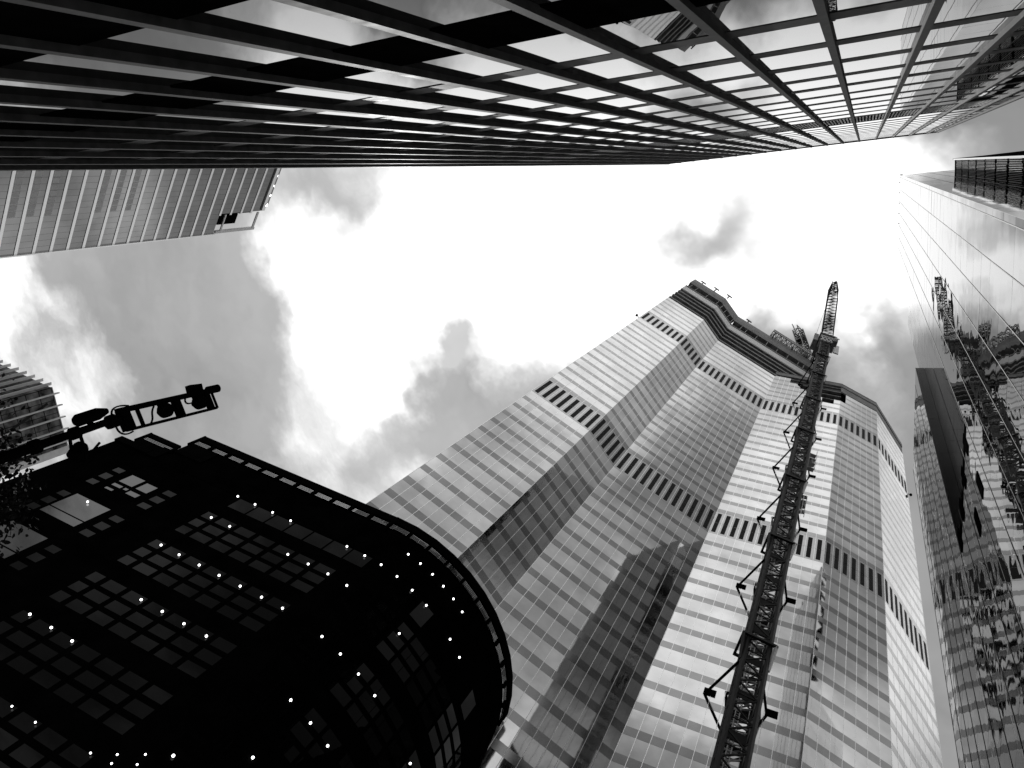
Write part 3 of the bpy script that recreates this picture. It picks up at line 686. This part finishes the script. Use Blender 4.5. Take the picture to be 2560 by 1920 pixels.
place('spot_arm', 'soot', bar_m(H(7.85, 0), H(7.85, -.16), .07), wM)
lathe('junction_box', H(8.12, .03), (0, 0, 1), [(0, .1), (.2, .1)], 'soot', wM, 8)
# the rack: two leaning rails with cross bars and two round lamps between them
RK = lambda z, a, b=0.: H(z, a + .09*(z-8.6), b)
for a, zz0, zz1, w_ in ((-.09, 8.35, 10.35, .09), (.25, 8.4, 10.3, .05)): place('rack_rail', 'soot', bar_m(RK(zz0, a), RK(zz1, a), w_), wM)
for z, w_ in ((8.45, .16), (8.72, .05), (9.5, .12), (10.18, .1), (10.32, .035)): place('rack_bar', 'soot', bar_m(RK(z, -.1), RK(z, .26), w_), wM)
for z in (9.2, 9.95):
    rl = lathe('rack_lamp', RK(z, .08, -.14), e2, [(0, .1), (.04, .125), (.16, .125), (.22, .08), (.28, .04)], 'soot', wM, 20)
    under(place('lamp_stem', 'soot', bar_m(RK(z, -.09, .05), RK(z+.04, .1, .05), .07), wM), rl)
place('rack_head', 'soot', bar_m(RK(9.85, -.2), RK(10.12, -.18), .13), wM); tube('end_cap', RK(10.25, -.1), RK(10.5, -.1), .075, .075, 'soot', wM)
def cable(name, pts, parent, r_=.012):
    cu = []
    for i in range(len(pts)-1): cu.append(bar_m(pts[i], pts[i+1], r_*2))
    joined(name, 'soot', cu, parent, False)
def bez(p0, p1, p2, p3, n=9): return [p0*(1-t)**3+3*p1*t*(1-t)**2+3*p2*t*t*(1-t)+p3*t**3 for t in np.linspace(0, 1, n)]
cable('cable', bez(H(8.25, -.02), H(8.22, -.2), H(8.4, -.22), H(8.6, -.14)), wM); cable('cable', bez(H(8.25, .06), H(8.2, .26), H(8.35, .32), H(8.5, .28)), wM)
cable('cable', bez(H(9.05, .0), H(8.9, .12), H(9.0, .18), H(8.85, .27)), wM); cable('cable', bez(H(9.75, .02), H(9.62, .12), H(9.72, .2), H(9.9, .15)), wM)

# ------------------------------------------------------------------ street tree at the lower left
tb_ = uv(-60, 1165)*8.9
wTree = thing('plane_tree', 'dark leafy street tree in silhouette behind the floodlight mast', 'tree', (tb_[0], tb_[1], 0))
tx, ty = tb_; verts, faces_ = [], []
def limb(a, b, r0, r1, seg=8):
    a, b = Vector(a), Vector(b); q = (b-a).to_track_quat('Z', 'Y'); base = len(verts)
    for c, rr in ((a, r0), (b, r1)):
        for i in range(seg): an = 2*math.pi*i/seg; verts.append(c + q @ Vector((rr*math.cos(an), rr*math.sin(an), 0)))
    faces_.extend([(base+i, base+(i+1) % seg, base+seg+(i+1) % seg, base+seg+i) for i in range(seg)])
pth = [Vector((tx, ty, 0)), Vector((tx+.1, ty-.05, 3)), Vector((tx-.05, ty+.1, 6)), Vector((tx+.1, ty, 8.6)), Vector((tx, ty+.1, 10.3))]
for i in range(4): limb(pth[i], pth[i+1], .22-.045*i, .175-.045*i)
tips = []
for i in range(38):
    h = random.uniform(6.5, 10.2); an = random.uniform(0, 6.28); L = random.uniform(.8, 2.1)*(1 if h < 9.0 else .5)
    s = Vector((tx, ty, h)); e = s+Vector((math.cos(an)*L, math.sin(an)*L, random.uniform(.2, .9))); limb(s, e, .05, .018, 6); tips.append(e)
    for _ in range(3):
        g = s.lerp(e, random.uniform(.4, 1)); t2 = g+Vector((random.gauss(0, .4), random.gauss(0, .4), random.gauss(.1, .3))); limb(g, t2, .018, .006, 5); tips.append(t2)
mesh_obj('trunk', verts, faces_, 'bark', wTree)
lv, lfc = [], []
for t in tips:
    for _ in range(75):
        c = t+Vector((random.gauss(0, .26), random.gauss(0, .26), random.gauss(0, .24)))
        q = Matrix.Rotation(random.uniform(0, 6.28), 3, 'Z') @ Matrix.Rotation(random.uniform(-1.1, 1.1), 3, 'X') @ Matrix.Rotation(random.uniform(-1.1, 1.1), 3, 'Y')
        sz = random.uniform(.04, .075); b = len(lv)
        for x, y, z in ((0, -1, 0), (.62, -.3, .12), (.5, .45, .1), (0, 1, -.1), (-.5, .45, .1), (-.62, -.3, .12)): lv.append(c + q @ Vector((x, y, z))*sz)
        lfc.append((b, b+1, b+2, b+3)); lfc.append((b, b+3, b+4, b+5))
cr_ = mesh_obj('crown', lv, lfc, 'leaf', wTree); cr_['kind'] = 'stuff'
